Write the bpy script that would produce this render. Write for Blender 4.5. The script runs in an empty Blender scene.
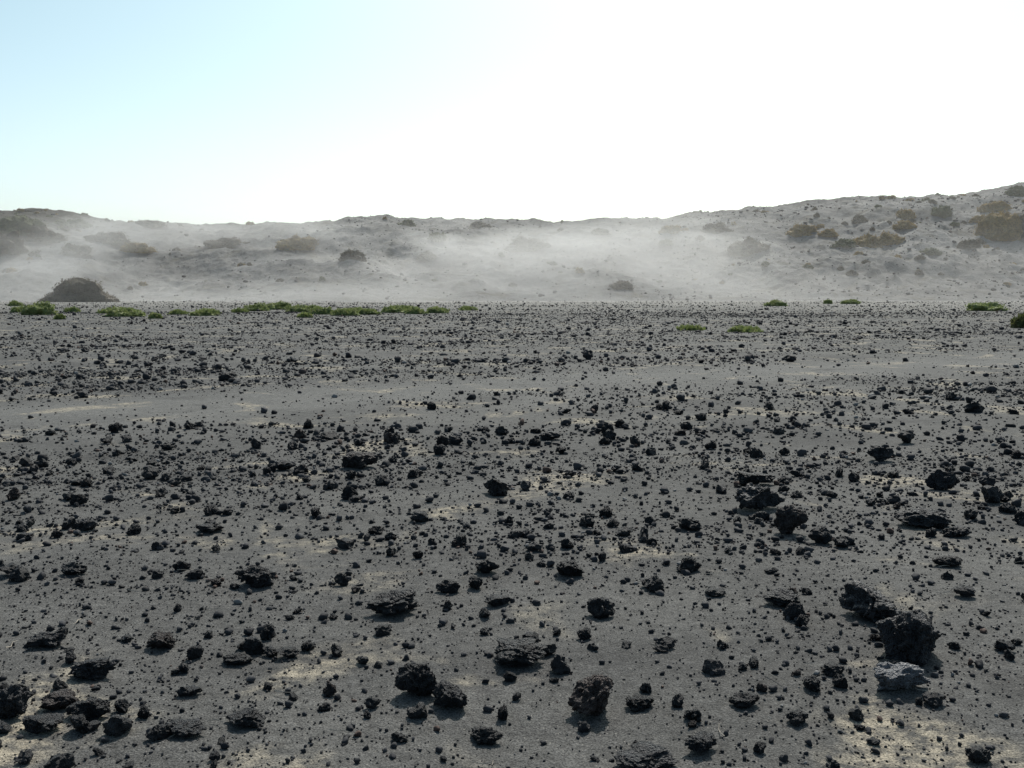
import bpy, math, random
import numpy as np
from mathutils import Vector, noise, Euler

random.seed(7); rng = np.random.default_rng(11)
scene = bpy.context.scene
scene.view_settings.view_transform = 'Standard'
scene.view_settings.look = 'None'
scene.view_settings.exposure = 0

# ------------------------------------------------------------------ camera
CAM_H = 1.6; F = 1000.0; PITCH = math.atan(92/1000)
cd = bpy.data.cameras.new("camera"); cam = bpy.data.objects.new("camera", cd)
scene.collection.objects.link(cam); scene.camera = cam
cd.sensor_width = 36; cd.lens = 36*F/1024; cd.clip_end = 8000; cd.clip_start = 0.05
cam.location = (0, 0, CAM_H); cam.rotation_euler = (math.pi/2-PITCH, 0, 0)

def ray(px, py):
    u = (px-512)/F; v = (384-py)/F
    return Vector((u, math.cos(PITCH)+v*math.sin(PITCH), v*math.cos(PITCH)-math.sin(PITCH)))

# ------------------------------------------------------------------ light
AZ = math.radians(14); EL = math.radians(48)
sdir = Vector((math.sin(AZ)*math.cos(EL), math.cos(AZ)*math.cos(EL), math.sin(EL)))
ld = bpy.data.lights.new("sun", 'SUN'); ld.energy = 5.0; ld.angle = math.radians(0.5); ld.color = (1, .955, .9)
lo = bpy.data.objects.new("sun", ld); scene.collection.objects.link(lo)
lo.rotation_euler = sdir.to_track_quat('Z', 'Y').to_euler(); lo.location = (30, 100, 120)
w = bpy.data.worlds.new("World"); scene.world = w; w.use_nodes = True
nt = w.node_tree; bg = nt.nodes['Background']
sky = nt.nodes.new('ShaderNodeTexSky'); sky.sky_type = 'NISHITA'; sky.sun_disc = False
sky.sun_elevation = EL; sky.sun_rotation = AZ
sky.air_density = 1.0; sky.dust_density = 2.6; sky.ozone_density = 1.0; sky.altitude = 0
tint = nt.nodes.new('ShaderNodeMix'); tint.data_type = 'RGBA'; tint.blend_type = 'MULTIPLY'; tint.inputs[0].default_value = 1
tint.inputs[7].default_value = (.95, 1.12, 1.02, 1); nt.links.new(sky.outputs[0], tint.inputs[6])
tcw = nt.nodes.new('ShaderNodeTexCoord'); sxw = nt.nodes.new('ShaderNodeSeparateXYZ'); nt.links.new(tcw.outputs['Generated'], sxw.inputs[0])
mrw = nt.nodes.new('ShaderNodeMapRange'); mrw.interpolation_type = 'SMOOTHSTEP'
nt.links.new(sxw.outputs[2], mrw.inputs[0]); mrw.inputs[1].default_value = -.02; mrw.inputs[2].default_value = .30; mrw.inputs[3].default_value = 1; mrw.inputs[4].default_value = 0
hz = nt.nodes.new('ShaderNodeMix'); hz.data_type = 'RGBA'; hz.blend_type = 'ADD'
nt.links.new(mrw.outputs[0], hz.inputs[0]); nt.links.new(tint.outputs[2], hz.inputs[6]); hz.inputs[7].default_value = (1.6, 1.5, 2.6, 1)
nt.links.new(hz.outputs[2], bg.inputs[0]); bg.inputs[1].default_value = 0.13

# ------------------------------------------------------------------ noise
def vnoise(x, y, seed=0):
    x = np.asarray(x, float); y = np.asarray(y, float)
    xi = np.floor(x); yi = np.floor(y); fx = x-xi; fy = y-yi
    fx = fx*fx*fx*(fx*(fx*6-15)+10); fy = fy*fy*fy*(fy*(fy*6-15)+10)
    def h(a, b):
        s = np.sin(a*127.1+b*311.7+seed*74.7)*43758.5453
        return (s-np.floor(s))*2-1
    return ((h(xi, yi)*(1-fx)+h(xi+1, yi)*fx)*(1-fy)+(h(xi, yi+1)*(1-fx)+h(xi+1, yi+1)*fx)*fy)

def gz(x, y):
    x = np.asarray(x, float); y = np.asarray(y, float)
    d = np.sqrt(x*x+y*y)
    near = np.clip(1-(d-10)/20, 0, 1); mid = np.clip(1-(d-40)/60, 0, 1)
    z = 0.010*vnoise(x/.35, y/.35, 1)*near + 0.005*vnoise(x/.13, y/.13, 2)*np.clip(1-(d-5)/8, 0, 1)
    z += 0.022*vnoise(x/1.3, y/1.1, 3)*mid + 0.03*vnoise(x/4.1, y/3.3, 4)*mid
    z += 0.06*vnoise(x/17., y/9., 5)*np.clip((d-10)/30, 0, 1)
    return z

def band(x, y):   # clear drift of sand crossing the plain
    c = 16.6+0.62*x+1.2*vnoise(x/5., y/50., 9)
    wd = 2.1+0.10*np.maximum(x, 0)+0.5*vnoise(x/2., y/2., 12)
    return np.exp(-((y-c)/wd)**2)

# ------------------------------------------------------------------ material helpers
def newmat(name):
    m = bpy.data.materials.new(name); m.use_nodes = True
    t = m.node_tree; b = t.nodes['Principled BSDF']
    return m, t, b
def N(t, typ, **kw):
    n = t.nodes.new(typ)
    for k, v in kw.items(): setattr(n, k, v)
    return n
def L(t, a, b): t.links.new(a, b)
def noise_n(t, vec, scale, detail=4, rough=.55, dist=0):
    n = N(t, 'ShaderNodeTexNoise'); n.inputs['Scale'].default_value = scale
    n.inputs['Detail'].default_value = detail; n.inputs['Roughness'].default_value = rough
    n.inputs['Distortion'].default_value = dist
    if vec is not None: L(t, vec, n.inputs['Vector'])
    return n.outputs[0]
def mrange(t, v, a, b, c=0, d=1, smooth=False):
    n = N(t, 'ShaderNodeMapRange')
    if smooth: n.interpolation_type = 'SMOOTHSTEP'
    L(t, v, n.inputs[0])
    for i, q in enumerate((a, b, c, d)): n.inputs[i+1].default_value = q
    return n.outputs[0]
def math_n(t, op, a, b=None, c=None):
    n = N(t, 'ShaderNodeMath', operation=op)
    for i, q in enumerate((a, b, c)):
        if q is None: continue
        if isinstance(q, (int, float)): n.inputs[i].default_value = q
        else: L(t, q, n.inputs[i])
    return n.outputs[0]
def mix(t, fac, a, b, blend='MIX'):
    n = N(t, 'ShaderNodeMix', data_type='RGBA', blend_type=blend)
    for i, q in ((0, fac), (6, a), (7, b)):
        if isinstance(q, (int, float)): n.inputs[i].default_value = q
        elif isinstance(q, tuple): n.inputs[i].default_value = (*q, 1)
        else: L(t, q, n.inputs[i])
    return n.outputs[2]
def scalev(t, vec, s):
    n = N(t, 'ShaderNodeVectorMath', operation='MULTIPLY'); L(t, vec, n.inputs[0]); n.inputs[1].default_value = s
    return n.outputs[0]

# ---- rock
def rock_mat(name, lo_c, hi_c, dustc=(.15, .148, .145), dust=.14):
    m, t, b = newmat(name)
    tc = scalev(t, N(t, 'ShaderNodeTexCoord').outputs['Object'], (1, 1, .5))
    oi = N(t, 'ShaderNodeObjectInfo').outputs['Random']
    off = N(t, 'ShaderNodeVectorMath', operation='ADD'); L(t, tc, off.inputs[0])
    sc = N(t, 'ShaderNodeVectorMath', operation='SCALE'); sc.inputs[0].default_value = (37, 11, 23); L(t, oi, sc.inputs['Scale'])
    L(t, sc.outputs[0], off.inputs[1]); v = off.outputs[0]
    n1 = noise_n(t, v, 5, 2, .65); n2 = noise_n(t, v, 24, 2, .7)
    col = mix(t, mrange(t, n1, .3, .7), lo_c, hi_c)
    col = mix(t, mrange(t, oi, .93, .98, 0, .6), col, (.06, .038, .03))
    br = mrange(t, math_n(t, 'FRACT', math_n(t, 'MULTIPLY', oi, 17.3)), 0, 1, .6, 1.5)
    sc2 = N(t, 'ShaderNodeVectorMath', operation='SCALE'); L(t, col, sc2.inputs[0]); L(t, br, sc2.inputs['Scale']); col = sc2.outputs[0]
    g = N(t, 'ShaderNodeNewGeometry'); sx = N(t, 'ShaderNodeSeparateXYZ'); L(t, g.outputs['Normal'], sx.inputs[0])
    up = mrange(t, sx.outputs[2], .5, 1, 0, dust, True)
    up = math_n(t, 'MULTIPLY', up, mrange(t, n2, .42, .6))
    col = mix(t, up, col, dustc)
    L(t, col, b.inputs['Base Color'])
    b.inputs['Roughness'].default_value = .66
    b.inputs['Specular IOR Level'].default_value = .4
    vo = N(t, 'ShaderNodeTexVoronoi'); vo.inputs['Scale'].default_value = 16; L(t, v, vo.inputs['Vector'])
    pit = mrange(t, vo.outputs['Distance'], 0, .42, 0, 1, True)
    hh = math_n(t, 'ADD', math_n(t, 'MULTIPLY', pit, 1.1), math_n(t, 'MULTIPLY', n2, 1.6))
    bp = N(t, 'ShaderNodeBump'); bp.inputs['Strength'].default_value = 1; bp.inputs['Distance'].default_value = .08
    L(t, hh, bp.inputs['Height']); L(t, bp.outputs[0], b.inputs['Normal'])
    return m
M_rock = rock_mat("lava_rock_mat", (.010, .0103, .0122), (.036, .037, .041))
M_rockG = rock_mat("grey_lava_mat", (.08, .083, .092), (.21, .213, .225), (.36, .36, .36), .7)
M_rockM = rock_mat("mid_lava_mat", (.018, .019, .022), (.07, .07, .075), (.28, .27, .26), .8)
M_grav, t, b = newmat("gravel_mat")
g = N(t, 'ShaderNodeNewGeometry'); ri = g.outputs['Random Per Island']
cc = mix(t, mrange(t, ri, 0, .93, 0, 1), (.009, .0093, .011), (.038, .038, .041))
cc = mix(t, mrange(t, ri, .95, .96), cc, (.06, .038, .03)); cc = mix(t, mrange(t, ri, .98, .985), cc, (.14, .138, .135))
L(t, cc, b.inputs['Base Color']); b.inputs['Roughness'].default_value = .8; b.inputs['Specular IOR Level'].default_value = .25

def rock_mesh(name, seed, sub=4):
    import bmesh
    bm = bmesh.new(); bmesh.ops.create_icosphere(bm, subdivisions=sub, radius=1)
    r = random.Random(seed); off = Vector((r.uniform(-50, 50), r.uniform(-50, 50), r.uniform(-50, 50)))
    planes = []
    for _ in range(r.randint(6, 10)):
        n = Vector((r.gauss(0, 1), r.gauss(0, 1), r.gauss(0, .6))).normalized()
        planes.append((n, r.uniform(.5, .88)))
    for v in bm.verts:
        p = v.co.copy(); s = Vector((p.x, p.y, p.z*.5))
        q = p*(1+.45*noise.noise(s*1.1+off))
        for n, d in planes:
            k = q.dot(n)-d
            if k > 0: q = q-n*k*.93
        a = noise.noise(s*2.1+off)*.26
        c = noise.noise(s*4.6+off*2)*.20
        e = noise.noise(s*10+off*3)*.11 if sub > 2 else 0
        f2 = -abs(noise.noise(s*6+off*1.7))*.14
        g2 = noise.noise(s*22+off*3)*.06 if sub > 4 else 0
        v.co = q+p*(a+c+e+f2+g2)
    xs = [v.co.x for v in bm.verts]; ys = [v.co.y for v in bm.verts]; zs = [v.co.z for v in bm.verts]
    wx = max(xs)-min(xs); wy = max(ys)-min(ys); wz = max(zs)-min(zs)
    ay = r.uniform(.7, 1.0)
    cx = (max(xs)+min(xs))/2; cy = (max(ys)+min(ys))/2
    for v in bm.verts:
        v.co = Vector(((v.co.x-cx)/wx, (v.co.y-cy)/wy*ay, (v.co.z-min(zs))/wz))
    me = bpy.data.meshes.new(name); bm.to_mesh(me); bm.free()
    if sub >= 5: me.polygons.foreach_set('use_smooth', [True]*len(me.polygons))
    return me

stones = bpy.data.collections.new("lava_rocks"); scene.collection.children.link(stones)
special = bpy.data.collections.new("large_rocks"); scene.collection.children.link(special)
heroes = [
(257,586,38,22),(392,615,50,26),(602,620,28,22),(450,706,36,27),(416,698,40,33),(516,668,56,24),
(92,680,46,22),(10,722,38,42),(90,722,40,24),(60,712,36,18),(42,738,40,18),(162,645,32,18),(246,730,42,18),
(186,740,44,14),(922,530,52,20),(940,492,32,22),(570,578,30,16),(496,495,26,18),(360,470,36,16),(820,545,22,18),
(780,612,38,18),(645,766,60,20),(700,752,32,20),(745,708,28,16),(488,574,26,16),(448,592,24,14),(688,574,24,16),
(238,662,30,12),(880,462,24,16),(993,506,20,18),(485,735,34,18),(640,706,28,14),(956,540,30,12),(498,608,26,12),
(47,650,34,16),(73,578,22,14),(10,580,20,14),(797,726,22,15),(210,532,26,13),(86,532,22,13),(150,478,18,14),
(905,445,20,14),(973,415,20,11),(945,570,30,12),(978,766,26,18),(653,590,22,14),(372,706,16,12),(935,710,20,15),
(841,548,16,11),(560,672,20,20),(383,632,18,11),(190,696,24,12),(666,652,20,12),(288,655,22,12),(832,678,24,13),
(964,600,20,13),(755,486,38,15),(345,545,18,10),(420,520,18,11),(690,532,26,14),(550,440,20,9),(228,382,18,9),
(588,360,10,9),(790,362,12,7),(285,470,20,10),(715,600,20,9),(625,536,18,10),(455,445,16,10),(330,440,18,8),
]
special_l = [
(865,625,58,34,M_rockM,-.5,.30,501),(911,665,60,54,M_rock,.3,0,502),(897,697,54,31,M_rockG,.2,0,503),
(591,713,44,42,M_rock,.9,0,504),(791,537,32,31,M_rock,0,0,505),(757,513,48,28,M_rockM,-.2,.22,506),
]
def place(px, py, wpx, hpx, name, me, col, mat, rz, tilt=0):
    r = ray(px, py); tt = -CAM_H/r.z; x, y = r.x*tt, r.y*tt
    W = wpx/F*tt; H = hpx/F*tt
    y += W*.35; x *= (1+W*.35/max(y, 1))
    o = bpy.data.objects.new(name, me); col.objects.link(o)
    if not me.materials: me.materials.append(mat)
    H = min(H, W*1.0)
    down = CAM_H/y; H = max(H-W*.22*down, H*.85)
    o.scale = (W*1.08, W*1.05, H*1.15)
    o.rotation_euler = (0, tilt, rz)
    o.location = (x, y, float(gz(x, y))-H*.12)
    return o
for i, (px, py, a, b) in enumerate(heroes):
    me = rock_mesh("lava_rock_mesh", 100+i, 3 if a < 21 else (4 if a < 28 else 5))
    place(px, py, a, b, "lava_rock", me, stones, M_rock, random.choice([0, math.pi])+random.uniform(-.5, .5))
for (px, py, a, b, m, rz, tl, sd) in special_l:
    me = rock_mesh("large_rock_mesh", sd, 5)
    place(px, py, a, b, "large_lava_rock", me, special, m, rz, tl)
NV = len(heroes)

# ------------------------------------------------------------------ instancer (larger stones)
def instancer(name, pts, rots, scl, idx, coll):
    me = bpy.data.meshes.new(name); n = len(pts)
    me.vertices.add(n); me.vertices.foreach_set('co', np.asarray(pts, np.float32).ravel())
    for nm, ty, arr, key in (('rot', 'FLOAT_VECTOR', rots, 'vector'), ('scl', 'FLOAT_VECTOR', scl, 'vector'), ('idx', 'INT', idx, 'value')):
        a = me.attributes.new(nm, ty, 'POINT')
        a.data.foreach_set(key, np.asarray(arr, np.int32 if ty == 'INT' else np.float32).ravel())
    o = bpy.data.objects.new(name, me); scene.collection.objects.link(o)
    ng = bpy.data.node_groups.new(name+"_nodes", 'GeometryNodeTree')
    ng.interface.new_socket(name='Geometry', in_out='INPUT', socket_type='NodeSocketGeometry')
    ng.interface.new_socket(name='Geometry', in_out='OUTPUT', socket_type='NodeSocketGeometry')
    gi = ng.nodes.new('NodeGroupInput'); go = ng.nodes.new('NodeGroupOutput')
    ip = ng.nodes.new('GeometryNodeInstanceOnPoints'); ci = ng.nodes.new('GeometryNodeCollectionInfo')
    ci.inputs['Collection'].default_value = coll
    ci.inputs['Separate Children'].default_value = True; ci.inputs['Reset Children'].default_value = True
    ip.inputs['Pick Instance'].default_value = True
    def na(nm, ty):
        q = ng.nodes.new('GeometryNodeInputNamedAttribute'); q.data_type = ty; q.inputs['Name'].default_value = nm
        return [s for s in q.outputs if s.enabled and s.name == 'Attribute'][0]
    ng.links.new(gi.outputs[0], ip.inputs['Points']); ng.links.new(ci.outputs[0], ip.inputs['Instance'])
    ng.links.new(na('idx', 'INT'), ip.inputs['Instance Index'])
    ng.links.new(na('rot', 'FLOAT_VECTOR'), ip.inputs['Rotation'])
    ng.links.new(na('scl', 'FLOAT_VECTOR'), ip.inputs['Scale'])
    ng.links.new(ip.outputs[0], go.inputs[0])
    md = o.modifiers.new("scatter", 'NODES'); md.node_group = ng
    return o

def build_mesh(name, co, f):
    me = bpy.data.meshes.new(name); me.vertices.add(len(co)); me.vertices.foreach_set('co', co.astype(np.float32).ravel())
    nf, k = f.shape; me.loops.add(nf*k); me.polygons.add(nf)
    me.loops.foreach_set('vertex_index', f.ravel().astype(np.int32))
    me.polygons.foreach_set('loop_start', (np.arange(nf)*k).astype(np.int32))
    me.polygons.foreach_set('loop_total', np.full(nf, k, np.int32))
    me.update(calc_edges=True); return me

# ------------------------------------------------------------------ merged gravel
def base_shapes(sub, cnt):
    sh = []
    for i in range(cnt):
        me = rock_mesh("tmp", 900+i+100*sub, sub)
        v = np.array([q.co[:] for q in me.vertices]); f = np.array([tuple(p.vertices) for p in me.polygons])
        bpy.data.meshes.remove(me); sh.append((v, f))
    return np.stack([q[0] for q in sh]), sh[0][1]
def merged(parts, name, mat):
    cos = []; fs = []; base = 0
    for (pts, rots, scl, shapes) in parts:
        V, Fc = shapes; n = len(pts)
        if n == 0: continue
        v = V[rng.integers(0, len(V), n)]*scl[:, None, :]
        ax, ay, az = rots[:, 0, None], rots[:, 1, None], rots[:, 2, None]
        x, y, z = v[..., 0], v[..., 1], v[..., 2]
        y, z = y*np.cos(ax)-z*np.sin(ax), y*np.sin(ax)+z*np.cos(ax)
        x, z = x*np.cos(ay)+z*np.sin(ay), -x*np.sin(ay)+z*np.cos(ay)
        x, y = x*np.cos(az)-y*np.sin(az), x*np.sin(az)+y*np.cos(az)
        c = np.stack([x, y, z], -1)+pts[:, None, :]
        k = V.shape[1]
        fs.append((Fc[None]+(base+np.arange(n)*k)[:, None, None]).reshape(-1, 3)); cos.append(c.reshape(-1, 3)); base += n*k
    me = build_mesh(name, np.concatenate(cos), np.concatenate(fs)); me.materials.append(mat)
    o = bpy.data.objects.new(name, me); scene.collection.objects.link(o)
    print(name, len(me.polygons)); return o

P = []; W_ = []
def scatter(d0, d1, dens, wmin, wmax, k=2.0):
    halfw = .62*d1+3
    area = (d1-d0)*2*halfw; n = int(area*dens)
    x = rng.uniform(-halfw, halfw, n); y = rng.uniform(d0, d1, n)
    keep = np.abs(x) < .62*y+3
    x, y = x[keep], y[keep]
    pn = .5+.5*vnoise(x/1.7, y/1.3, 21)*.8+.5*vnoise(x/.6, y/.6, 22)*.5
    st = .5+.5*vnoise(x/14., y/3.2, 23)
    st2 = .5+.5*vnoise(x/30., y/11., 24)
    f = np.where(y > 12, .35+.9*st, 1)*np.where(y > 35, .4+1.1*st2, 1)
    pr = np.clip((.1+1.3*pn)*f, 0, 1.3)/1.3
    bd = band(x, y); pr = pr*(1-.86*bd)*(1-.75*np.clip((y-110)/60, 0, 1))
    keep = rng.uniform(0, 1, len(x)) < pr
    x, y, bd = x[keep], y[keep], bd[keep]
    u = rng.uniform(0, 1, len(x))
    wv = wmin/np.power(1-u*(1-(wmin/wmax)**k), 1/k)
    wv *= (1-.35*bd)
    P.append(np.stack([x, y], 1)); W_.append(wv)
scatter(1.2, 6, 850, .006, .11, 1.95)
scatter(6, 10, 520, .010, .13, 1.95)
scatter(10, 20, 180, .017, .16, 2.0)
scatter(20, 40, 48, .028, .20, 2.25)
scatter(40, 80, 12, .045, .26, 2.5)
scatter(80, 185, 1.8, .08, .35, 2.7)
P = np.concatenate(P); W_ = np.concatenate(W_); n = len(P)
hl = list(stones.objects)+list(special.objects)
nearm = P[:, 1] < 20
ok = np.ones(n, bool); idxn = np.where(nearm)[0]
for o in hl:
    dd = np.hypot(P[idxn, 0]-o.location[0], P[idxn, 1]-o.location[1]); ok[idxn[dd < o.scale[0]*.5]] = False
P = P[ok]; W_ = W_[ok]; n = len(P)
hf = rng.uniform(.42, .92, n)*np.where(P[:, 1] > 25, .85, 1)
z = gz(P[:, 0], P[:, 1])-W_*hf*.2
pts = np.column_stack([P, z])
rots = np.column_stack([rng.normal(0, .22, n), rng.normal(0, .22, n), rng.uniform(0, 6.283, n)])
scl = np.column_stack([W_*1.1, W_*rng.uniform(.75, 1.05, n), W_*hf*1.15])
pxs = W_/P[:, 1]*F
A = pxs > 10; B = (pxs > 3.5) & ~A; C = ~A & ~B
print("stones", n, A.sum(), B.sum(), C.sum())
S1 = base_shapes(1, 30); S2 = base_shapes(2, 40)
instancer("lava_cobbles", pts[A], rots[A], scl[A], rng.integers(0, NV, A.sum()), stones)
merged([(pts[B], rots[B], scl[B], S2), (pts[C], rots[C], scl[C], S1)], "lava_gravel", M_grav)

# ------------------------------------------------------------------ ground sheet
def sheet(name, xs, ys, zf):
    X, Y = np.meshgrid(xs, ys); Z = zf(X, Y)
    nx, ny = len(xs), len(ys)
    co = np.stack([X, Y, Z], -1).reshape(-1, 3)
    i = np.arange(nx*ny).reshape(ny, nx)
    f = np.stack([i[:-1, :-1], i[:-1, 1:], i[1:, 1:], i[1:, :-1]], -1).reshape(-1, 4)
    me = build_mesh(name, co, f); me.polygons.foreach_set('use_smooth', np.ones(len(f), bool))
    o = bpy.data.objects.new(name, me); scene.collection.objects.link(o); return o
ys = np.concatenate([np.linspace(-400, -5, 20), np.linspace(-4, 1.4, 40), 1.5*np.exp(np.linspace(0, math.log(400/1.5), 560)), [600, 1000, 2000, 4000]])
s = np.linspace(-1, 1, 420); xs = np.sinh(s*5.2)/math.sinh(5.2)*320
xs = np.concatenate([[-4000, -1500, -700], xs, [700, 1500, 4000]])
ground = sheet("volcanic_sand_ground", xs, ys, gz)
m, t, b = newmat("black_sand"); ground.data.materials.append(m)
pos = N(t, 'ShaderNodeNewGeometry').outputs['Position']
big = noise_n(t, pos, .55, 3, .6, .4); fine = noise_n(t, pos, 130, 1, .75); med = noise_n(t, pos, 14, 3, .65)
streak = noise_n(t, scalev(t, pos, (.07, .5, 1)), 1, 3, .6)
c = mix(t, mrange(t, big, .32, .68), (.042, .0412, .040), (.077, .075, .071))
c = mix(t, mrange(t, streak, .45, .65, 0, .5), c, (.088, .086, .080))
sx = N(t, 'ShaderNodeSeparateXYZ'); L(t, pos, sx.inputs[0])
dd = math_n(t, 'SUBTRACT', sx.outputs[1], math_n(t, 'MULTIPLY_ADD', sx.outputs[0], .62, 16.6))
dd = math_n(t, 'ADD', dd, mrange(t, big, 0, 1, -2.5, 2.5))
bm_ = mrange(t, math_n(t, 'ABSOLUTE', dd), .6, 3.2, .7, 0, True)
c = mix(t, bm_, c, (.100, .098, .093))
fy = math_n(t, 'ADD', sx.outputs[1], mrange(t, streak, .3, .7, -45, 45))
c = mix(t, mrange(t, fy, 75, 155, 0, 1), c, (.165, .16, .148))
pn = noise_n(t, pos, .95, 3, .55, .6); pm = mrange(t, pn, .55, .69, 0, .85, True)
pm = math_n(t, 'MULTIPLY', pm, mrange(t, med, .36, .58))
c = mix(t, pm, c, (.235, .205, .155))
c = mix(t, mrange(t, pn, .30, .40, .5, 0), c, (.03, .029, .028))
gm = mrange(t, fine, .3, .7, .4, 1.7); mm = mrange(t, med, .3, .7, .72, 1.28)
gmm = math_n(t, 'MULTIPLY', gm, mm)
sv = N(t, 'ShaderNodeVectorMath', operation='SCALE'); L(t, c, sv.inputs[0]); L(t, gmm, sv.inputs['Scale'])
vo = N(t, 'ShaderNodeTexVoronoi'); vo.inputs['Scale'].default_value = 95; L(t, pos, vo.inputs['Vector'])
spk = mrange(t, vo.outputs['Distance'], .22, .34, 1, 0)
sepc = N(t, 'ShaderNodeSeparateColor'); L(t, vo.outputs['Color'], sepc.inputs[0])
dk = math_n(t, 'MULTIPLY', spk, mrange(t, sepc.outputs[0], .66, .68)); lt = math_n(t, 'MULTIPLY', spk, mrange(t, sepc.outputs[1], .94, .95))
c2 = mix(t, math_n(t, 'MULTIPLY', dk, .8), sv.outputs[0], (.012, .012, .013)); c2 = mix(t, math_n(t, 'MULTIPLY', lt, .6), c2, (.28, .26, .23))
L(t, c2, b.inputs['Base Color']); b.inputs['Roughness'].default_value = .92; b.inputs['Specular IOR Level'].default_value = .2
bp = N(t, 'ShaderNodeBump'); bp.inputs['Strength'].default_value = .9; bp.inputs['Distance'].default_value = .013
hh = math_n(t, 'ADD', math_n(t, 'MULTIPLY', fine, .45), math_n(t, 'MULTIPLY', med, 1.0))
L(t, hh, bp.inputs['Height']); L(t, bp.outputs[0], b.inputs['Normal'])

# ------------------------------------------------------------------ hills
YC = 262.
skx = np.array([-900,-300, 0, 30, 95, 160, 250, 310, 380, 440, 500, 540, 560, 640, 700, 760, 840, 880, 960, 1024, 1150, 1900])
sky_y = np.array([214,200, 211, 208, 219, 221, 223, 220, 216, 217, 219, 219, 222, 219, 214, 209, 200, 196, 194, 186, 178, 170])
hxs = (skx-512)/F*YC; hhs = (292-sky_y)/F*YC+CAM_H
def hill(x, y):
    x = np.asarray(x, float); y = np.asarray(y, float)
    H = np.interp(x, hxs, hhs)-.4
    y0 = 178+7*vnoise(x/34., 0*x, 31)+2.5*vnoise(x/7., 0*x, 38)
    tt = np.clip((y-y0)/(YC-y0), 0, 1)
    p = tt*tt*(3-2*tt)*.55+.45*np.power(tt, 1.4)
    z = H*p
    am = np.clip(tt*3, 0, 1)
    z += am*(1.5*vnoise(x/19., y/13., 32)+1.1*vnoise(x/8., y/7., 33)+.7*vnoise(x/3.3, y/3.1, 34)+.4*vnoise(x/1.4, y/1.4, 35)+.2*vnoise(x/.6, y/.7, 36))*np.where(tt >= 1, .6, 1-.4*tt)
    z -= np.clip(y-YC-15, 0, None)*.03
    z = np.where(y < y0, -.12-.03*(y0-y), z-.12*(1-am))
    return z
hy = np.concatenate([np.linspace(165, 285, 260), np.linspace(287, 700, 40)])
hxx = np.concatenate([np.linspace(-700, -185, 60), np.linspace(-184, 184, 760), np.linspace(186, 700, 60)])
hills = sheet("sand_dune_hills", hxx, hy, hill)
m, t, b = newmat("dune_sand"); hills.data.materials.append(m)
pos = N(t, 'ShaderNodeNewGeometry').outputs['Position']
a1 = noise_n(t, pos, .06, 4, .6); a2 = noise_n(t, pos, .9, 5, .75); a3 = noise_n(t, pos, .17, 4, .65, .5)
c = mix(t, mrange(t, a1, .35, .65), (.115, .112, .106), (.185, .18, .17))
c = mix(t, mrange(t, a2, .50, .64, 0, .7), c, (.05, .049, .045))
c = mix(t, mrange(t, a3, .56, .68, 0, .6), c, (.075, .066, .042))
sx = N(t, 'ShaderNodeSeparateXYZ'); L(t, pos, sx.inputs[0])
vx = math_n(t, 'ADD', sx.outputs[0], mrange(t, a3, .2, .8, -16, 16)); vy = math_n(t, 'ADD', sx.outputs[1], mrange(t, a3, .2, .8, -14, 14))
veg = math_n(t, 'MULTIPLY', mrange(t, vx, -112, -104, 1, 0), mrange(t, vy, 212, 220, 0, 1))
c = mix(t, math_n(t, 'MULTIPLY', veg, mrange(t, a2, .3, .6, .75, 1)), c, (.022, .02, .014))
L(t, c, b.inputs['Base Color']); b.inputs['Roughness'].default_value = .95; b.inputs['Specular IOR Level'].default_value = .2
bp = N(t, 'ShaderNodeBump'); bp.inputs['Strength'].default_value = .8; bp.inputs['Distance'].default_value = .6
L(t, a2, bp.inputs['Height']); L(t, bp.outputs[0], b.inputs['Normal'])

def hit_hill(px, py):
    r = ray(px, py); tt = 120.
    for _ in range(900):
        q = Vector((0, 0, CAM_H))+r*tt
        h = float(max(hill(q.x, q.y), gz(q.x, q.y)))
        if q.z <= h: return Vector((q.x, q.y, h)), tt
        tt += .25
        if q.y > 275: break
    q = Vector((0, 0, CAM_H))+r*(258/r.y)
    return Vector((q.x, q.y, float(hill(q.x, q.y)))), 258.

nh = 14000
x = rng.uniform(-175, 175, nh); y = rng.uniform(182, 268, nh)
pr = np.clip(.25+.5*(x+40)/140, .15, 1)*(.35+.65*(vnoise(x/11., y/8., 41) > 0)); k = rng.uniform(0, 1, nh) < pr
x, y = x[k], y[k]; nn = len(x); ww = .28/np.power(1-rng.uniform(0, 1, nn)*.97, 1/2.4)
merged([(np.column_stack([x, y, hill(x, y)-ww*.15]), np.column_stack([np.zeros((nn, 2)), rng.uniform(0, 6.28, nn)]),
  np.column_stack([ww, ww*.8, ww*.6]), S2)], "hill_boulders", M_grav)

# ------------------------------------------------------------------ vegetation
def leaf_mat(name, c1, c2, c3):
    m, t, b = newmat(name)
    pos = N(t, 'ShaderNodeNewGeometry').outputs['Position']
    n1 = noise_n(t, pos, .8, 2, .6); n2 = noise_n(t, pos, 4, 1, .6)
    c = mix(t, mrange(t, n1, .35, .65), c1, c2); c = mix(t, mrange(t, n2, .5, .7, 0, .8), c, c3)
    L(t, c, b.inputs['Base Color']); b.inputs['Roughness'].default_value = .8
    tr = N(t, 'ShaderNodeBsdfTranslucent'); L(t, c, tr.inputs[0]); ms = N(t, 'ShaderNodeMixShader'); ms.inputs[0].default_value = .35
    out = t.nodes['Material Output']; L(t, b.outputs[0], ms.inputs[1]); L(t, tr.outputs[0], ms.inputs[2]); L(t, ms.outputs[0], out.inputs[0])
    return m
M_green = leaf_mat("green_leaves", (.13, .165, .05), (.21, .25, .085), (.29, .29, .14))
M_ochre = leaf_mat("ochre_scrub", (.17, .11, .025), (.28, .185, .045), (.085, .075, .025))
M_olive = leaf_mat("olive_scrub", (.04, .055, .017), (.085, .10, .03), (.12, .11, .045))
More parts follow.
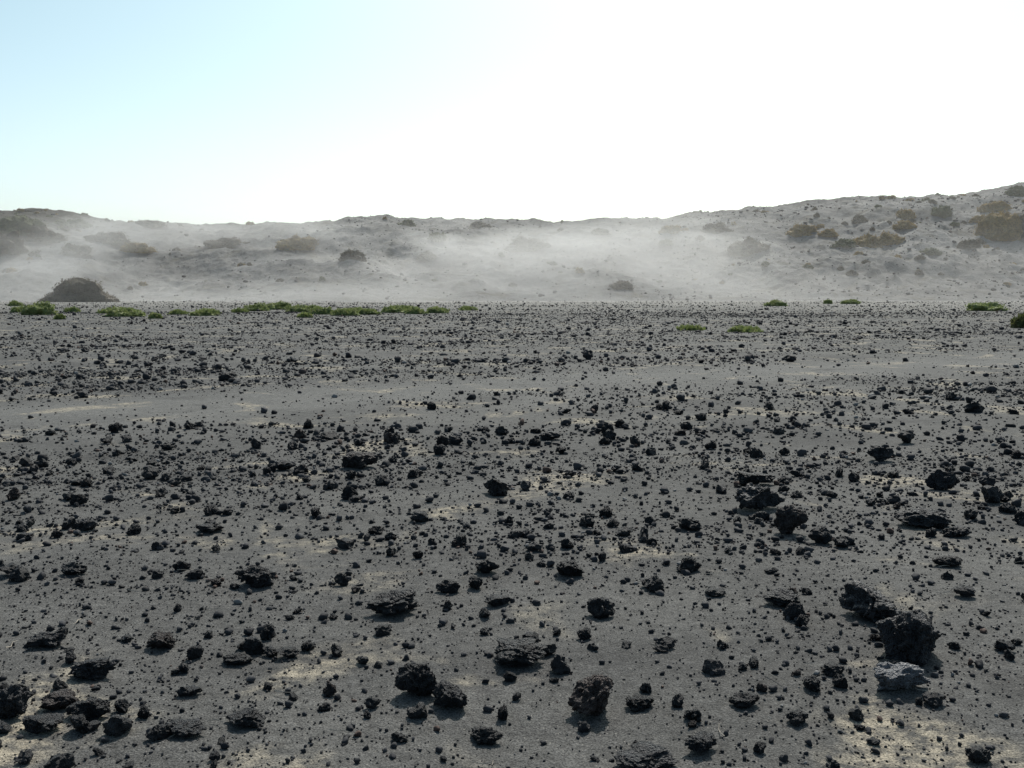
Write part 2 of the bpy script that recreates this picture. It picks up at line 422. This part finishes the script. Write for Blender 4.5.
M_brown = leaf_mat("dry_scrub", (.05, .041, .024), (.10, .08, .045), (.04, .04, .022))
M_mound = leaf_mat("dusty_scrub", (.10, .085, .062), (.17, .145, .105), (.07, .06, .043))

def shrub(name, loc, wd, hg, mat, leaf, nl, dp=None, seed=0, upright=.3, col=None, lump=1., cone=0):
    dp = dp or wd*.6; r = np.random.default_rng(seed+5); off = Vector((seed*3.1, seed*1.7, 0))
    import bmesh
    bm = bmesh.new(); bmesh.ops.create_icosphere(bm, subdivisions=4, radius=1)
    def prof(p):
        k = 1+lump*(.42*noise.noise(p*1.6+off)+.28*noise.noise(p*4+off)+.14*noise.noise(p*9+off))
        return k*(1-cone*(1-abs(2*max(p.z, 0)-1))*.5)
    for v in bm.verts:
        p = v.co.normalized(); v.co = Vector((p.x*wd*.46, p.y*dp*.46, max(p.z, -.12)*hg*.8))*prof(p)
    me = bpy.data.meshes.new(name); bm.to_mesh(me); bm.free()
    cv = np.array([v.co[:] for v in me.vertices]); fs = [tuple(p.vertices) for p in me.polygons]
    d = r.normal(0, 1, (nl, 3)); d[:, 2] = np.abs(d[:, 2]); d /= np.linalg.norm(d, axis=1)[:, None]
    k = np.array([prof(Vector(q)) for q in d])*r.uniform(.8, 1.06, nl)
    c = d*np.array([wd*.47, dp*.47, hg*.82])*k[:, None]
    a = r.normal(0, 1, (nl, 3)); a[:, 2] += upright*3; a /= np.linalg.norm(a, axis=1)[:, None]
    s = np.cross(a, r.normal(0, 1, (nl, 3))); s /= np.linalg.norm(s, axis=1)[:, None]
    sz = leaf*r.uniform(.5, 1.4, nl)[:, None]
    q = np.stack([c-s*sz*.35, c+s*sz*.35, c+a*sz*1.2], 1).reshape(-1, 3)
    b0 = len(cv); vs = np.vstack([cv, q]); fs += [(b0+3*i, b0+3*i+1, b0+3*i+2) for i in range(nl)]
    me2 = bpy.data.meshes.new(name); me2.from_pydata(vs.tolist(), [], fs); me2.materials.append(mat)
    bpy.data.meshes.remove(me)
    o = bpy.data.objects.new(name, me2); (col or scene.collection).objects.link(o); o.location = loc; return o

hill_sh = [
(300,247,44,14,M_ochre),(228,246,44,11,M_brown),(353,259,26,11,M_brown),(527,249,44,14,M_brown),(437,240,20,11,M_olive),
(750,252,42,16,M_brown),(802,235,34,15,M_ochre),(868,245,34,14,M_ochre),(890,243,30,13,M_ochre),(845,246,24,8,M_olive),(905,217,20,11,M_ochre),
(941,216,28,13,M_olive),(931,254,20,8,M_olive),(968,246,22,9,M_brown),(1003,234,54,30,M_ochre),(1030,232,40,27,M_brown),(994,210,32,12,M_ochre),
(715,232,32,12,M_brown),(77,253,36,12,M_brown),(108,243,46,15,M_brown),(137,251,34,12,M_ochre),(428,258,20,7,M_brown),
(622,288,26,8,M_brown),(408,226,18,8,M_olive),(480,227,24,8,M_brown),(672,232,22,10,M_ochre),(1016,196,26,12,M_olive),
(150,226,30,8,M_brown),(905,228,22,9,M_ochre),(600,234,20,6,M_brown),
(80,291,66,19,M_mound),(665,245,14,6,M_olive),(860,222,18,8,M_brown),
(980,222,22,8,M_ochre),(828,236,20,8,M_ochre),(20,232,60,20,M_olive),(0,250,50,26,M_brown),(45,240,44,16,M_brown),(70,226,36,10,M_olive)]
for i, (px, py, a, h, mt) in enumerate(hill_sh):
    loc, tt = hit_hill(px, py); wd = a/F*tt; hg = h/F*tt
    loc.z -= hg*.15; lp = 1.; cn = 0
    if (px, py) == (80, 291): loc = Vector((-71.2, 165, -.1)); wd = 13.0; hg = 5.0; lp = .45; cn = .45
    shrub("hill_shrub", loc, wd, hg*1.0, mt, .24, int(700+wd*hg*50), seed=i, upright=.1, lump=lp, cone=cn)
tus = bpy.data.collections.new("tussock_scrub"); scene.collection.children.link(tus)
for i, (px, py, mt) in enumerate([(700,240,M_brown),(820,228,M_ochre),(955,226,M_olive),(30,232,M_brown)]):
    loc, tt = hit_hill(px, py); shrub("scrub_tussock", loc, 2.2, 1.0, mt, .2, 260, seed=90+i, col=tus)
nh = 1100
x = rng.uniform(-190, 190, nh); y = rng.uniform(196, 266, nh)
dl = (x < -100) & (y > 216); dr = x > 40
pr = np.where(dl, .9, np.where(dr, .5, .18)); pr = pr*np.where(dl, 1, (vnoise(x/13., y/9., 51) > -.1)*1.)
k = rng.uniform(0, 1, nh) < pr; x, y = x[k], y[k]; nn = len(x); sc_ = rng.uniform(.3, 1.25, nn)
instancer("hill_scrub", np.column_stack([x, y, hill(x, y)-.12]), np.column_stack([np.zeros((nn, 2)), rng.uniform(0, 6.28, nn)]),
  np.column_stack([sc_, sc_, sc_*.9]), rng.integers(0, 4, nn), tus)

plain = [(40,315,34,13),(18,312,14,6),(125,317,36,9),(108,314,18,5),(72,312,14,5),(155,319,12,5),(205,316,28,6),(178,315,18,4),
(258,311,22,7),(279,310,26,7),(300,312,24,7),(322,315,24,7),(345,316,24,7),(368,315,22,6),(393,313,24,7),(415,314,22,7),(438,313,24,6),(468,311,18,4),
(240,313,16,4),(312,311,18,5),(356,312,18,4),(404,310,18,4),
(775,306,20,6),(850,304,18,5),(828,304,9,4),(985,311,36,8),(1020,328,18,13),(745,332,32,5),(690,330,24,4),(305,318,14,4),(60,320,9,4),(15,306,12,5)]
for i, (px, py, a, h) in enumerate(plain):
    r = ray(px, py); tt = -CAM_H/r.z; x, y = r.x*tt, r.y*tt
    wd, hg = a/F*tt, h/F*tt
    shrub("green_shore_plant", Vector((x, y, float(gz(x, y))-.02)), wd, hg*1.1, M_green if px != 1020 else M_olive, .12, int(500+wd*380), seed=200+i, upright=.5, dp=wd*.9)

# ------------------------------------------------------------------ dry twigs
verts = []; faces = []
for i in range(110):
    y = 3.2+rng.exponential(3.5); x = rng.uniform(-.6, .6)*y; a = rng.uniform(0, 6.28); ln = rng.uniform(.03, .13); th = rng.uniform(.0012, .003)
    z0 = float(gz(x, y))+.006; prev = None
    for k in range(4):
        q = np.array([x+math.cos(a)*ln*k/3, y+math.sin(a)*ln*k/3, z0+rng.uniform(0, .012)]); a += rng.normal(0, .25)
        rr = th*(1-.2*k); nx_, ny_ = -math.sin(a), math.cos(a); bidx = len(verts)
        verts += [(q[0]+nx_*rr, q[1]+ny_*rr, q[2]), (q[0], q[1], q[2]+rr), (q[0]-nx_*rr, q[1]-ny_*rr, q[2]), (q[0], q[1], q[2]-rr)]
        if prev is not None:
            for j in range(4): faces.append((prev+j, prev+(j+1) % 4, bidx+(j+1) % 4, bidx+j))
        prev = bidx
me = bpy.data.meshes.new("dry_twigs"); me.from_pydata(verts, [], faces)
tw = bpy.data.objects.new("dry_twigs", me); scene.collection.objects.link(tw)
m, t, b = newmat("dry_wood"); me.materials.append(m)
pos = N(t, 'ShaderNodeNewGeometry').outputs['Position']
L(t, mix(t, noise_n(t, pos, 9, 2), (.12, .09, .06), (.42, .38, .32)), b.inputs['Base Color']); b.inputs['Roughness'].default_value = .8

# ------------------------------------------------------------------ blowing dust
bpy.ops.mesh.primitive_cube_add(size=1, location=(0, 200, 12.5)); dc = bpy.context.object; dc.name = "blowing_dust_cloud"
dc.scale = (400, 120, 29)
m = bpy.data.materials.new("airborne_dust"); m.use_nodes = True; t = m.node_tree; t.nodes.clear()
out = N(t, 'ShaderNodeOutputMaterial'); vs_ = N(t, 'ShaderNodeVolumeScatter'); L(t, vs_.outputs[0], out.inputs['Volume'])
vs_.inputs['Color'].default_value = (.91, .885, .85, 1); vs_.inputs['Anisotropy'].default_value = .37
pos = N(t, 'ShaderNodeNewGeometry').outputs['Position']
sx = N(t, 'ShaderNodeSeparateXYZ'); L(t, pos, sx.inputs[0])
slope = math_n(t, 'MULTIPLY', math_n(t, 'MAXIMUM', math_n(t, 'SUBTRACT', sx.outputs[1], 184), 0), .25)
alt = math_n(t, 'SUBTRACT', sx.outputs[2], slope)
nz = noise_n(t, scalev(t, pos, (.02, .024, .07)), 1, 3, .6, .4)
alt2 = math_n(t, 'ADD', alt, mrange(t, nz, .3, .7, 9, -10))
fall = mrange(t, alt2, -4, 9, 1, 0, True)
lft = mrange(t, sx.outputs[0], -125, -60, .3, 1, True); rgt = mrange(t, sx.outputs[0], 10, 85, 1, .16, True)
front = mrange(t, sx.outputs[1], 142, 192, 0, 1, True); back = mrange(t, sx.outputs[1], 230, 258, 1, .15, True)
d = math_n(t, 'MULTIPLY', fall, math_n(t, 'MULTIPLY', lft, rgt)); d = math_n(t, 'MULTIPLY', d, math_n(t, 'MULTIPLY', front, back))
d = math_n(t, 'MULTIPLY_ADD', d, .036, .0009)
L(t, d, vs_.inputs['Density'])
try: m.cycles.volume_step_rate = 1.0
except Exception as e: print(e)
dc.data.materials.append(m)
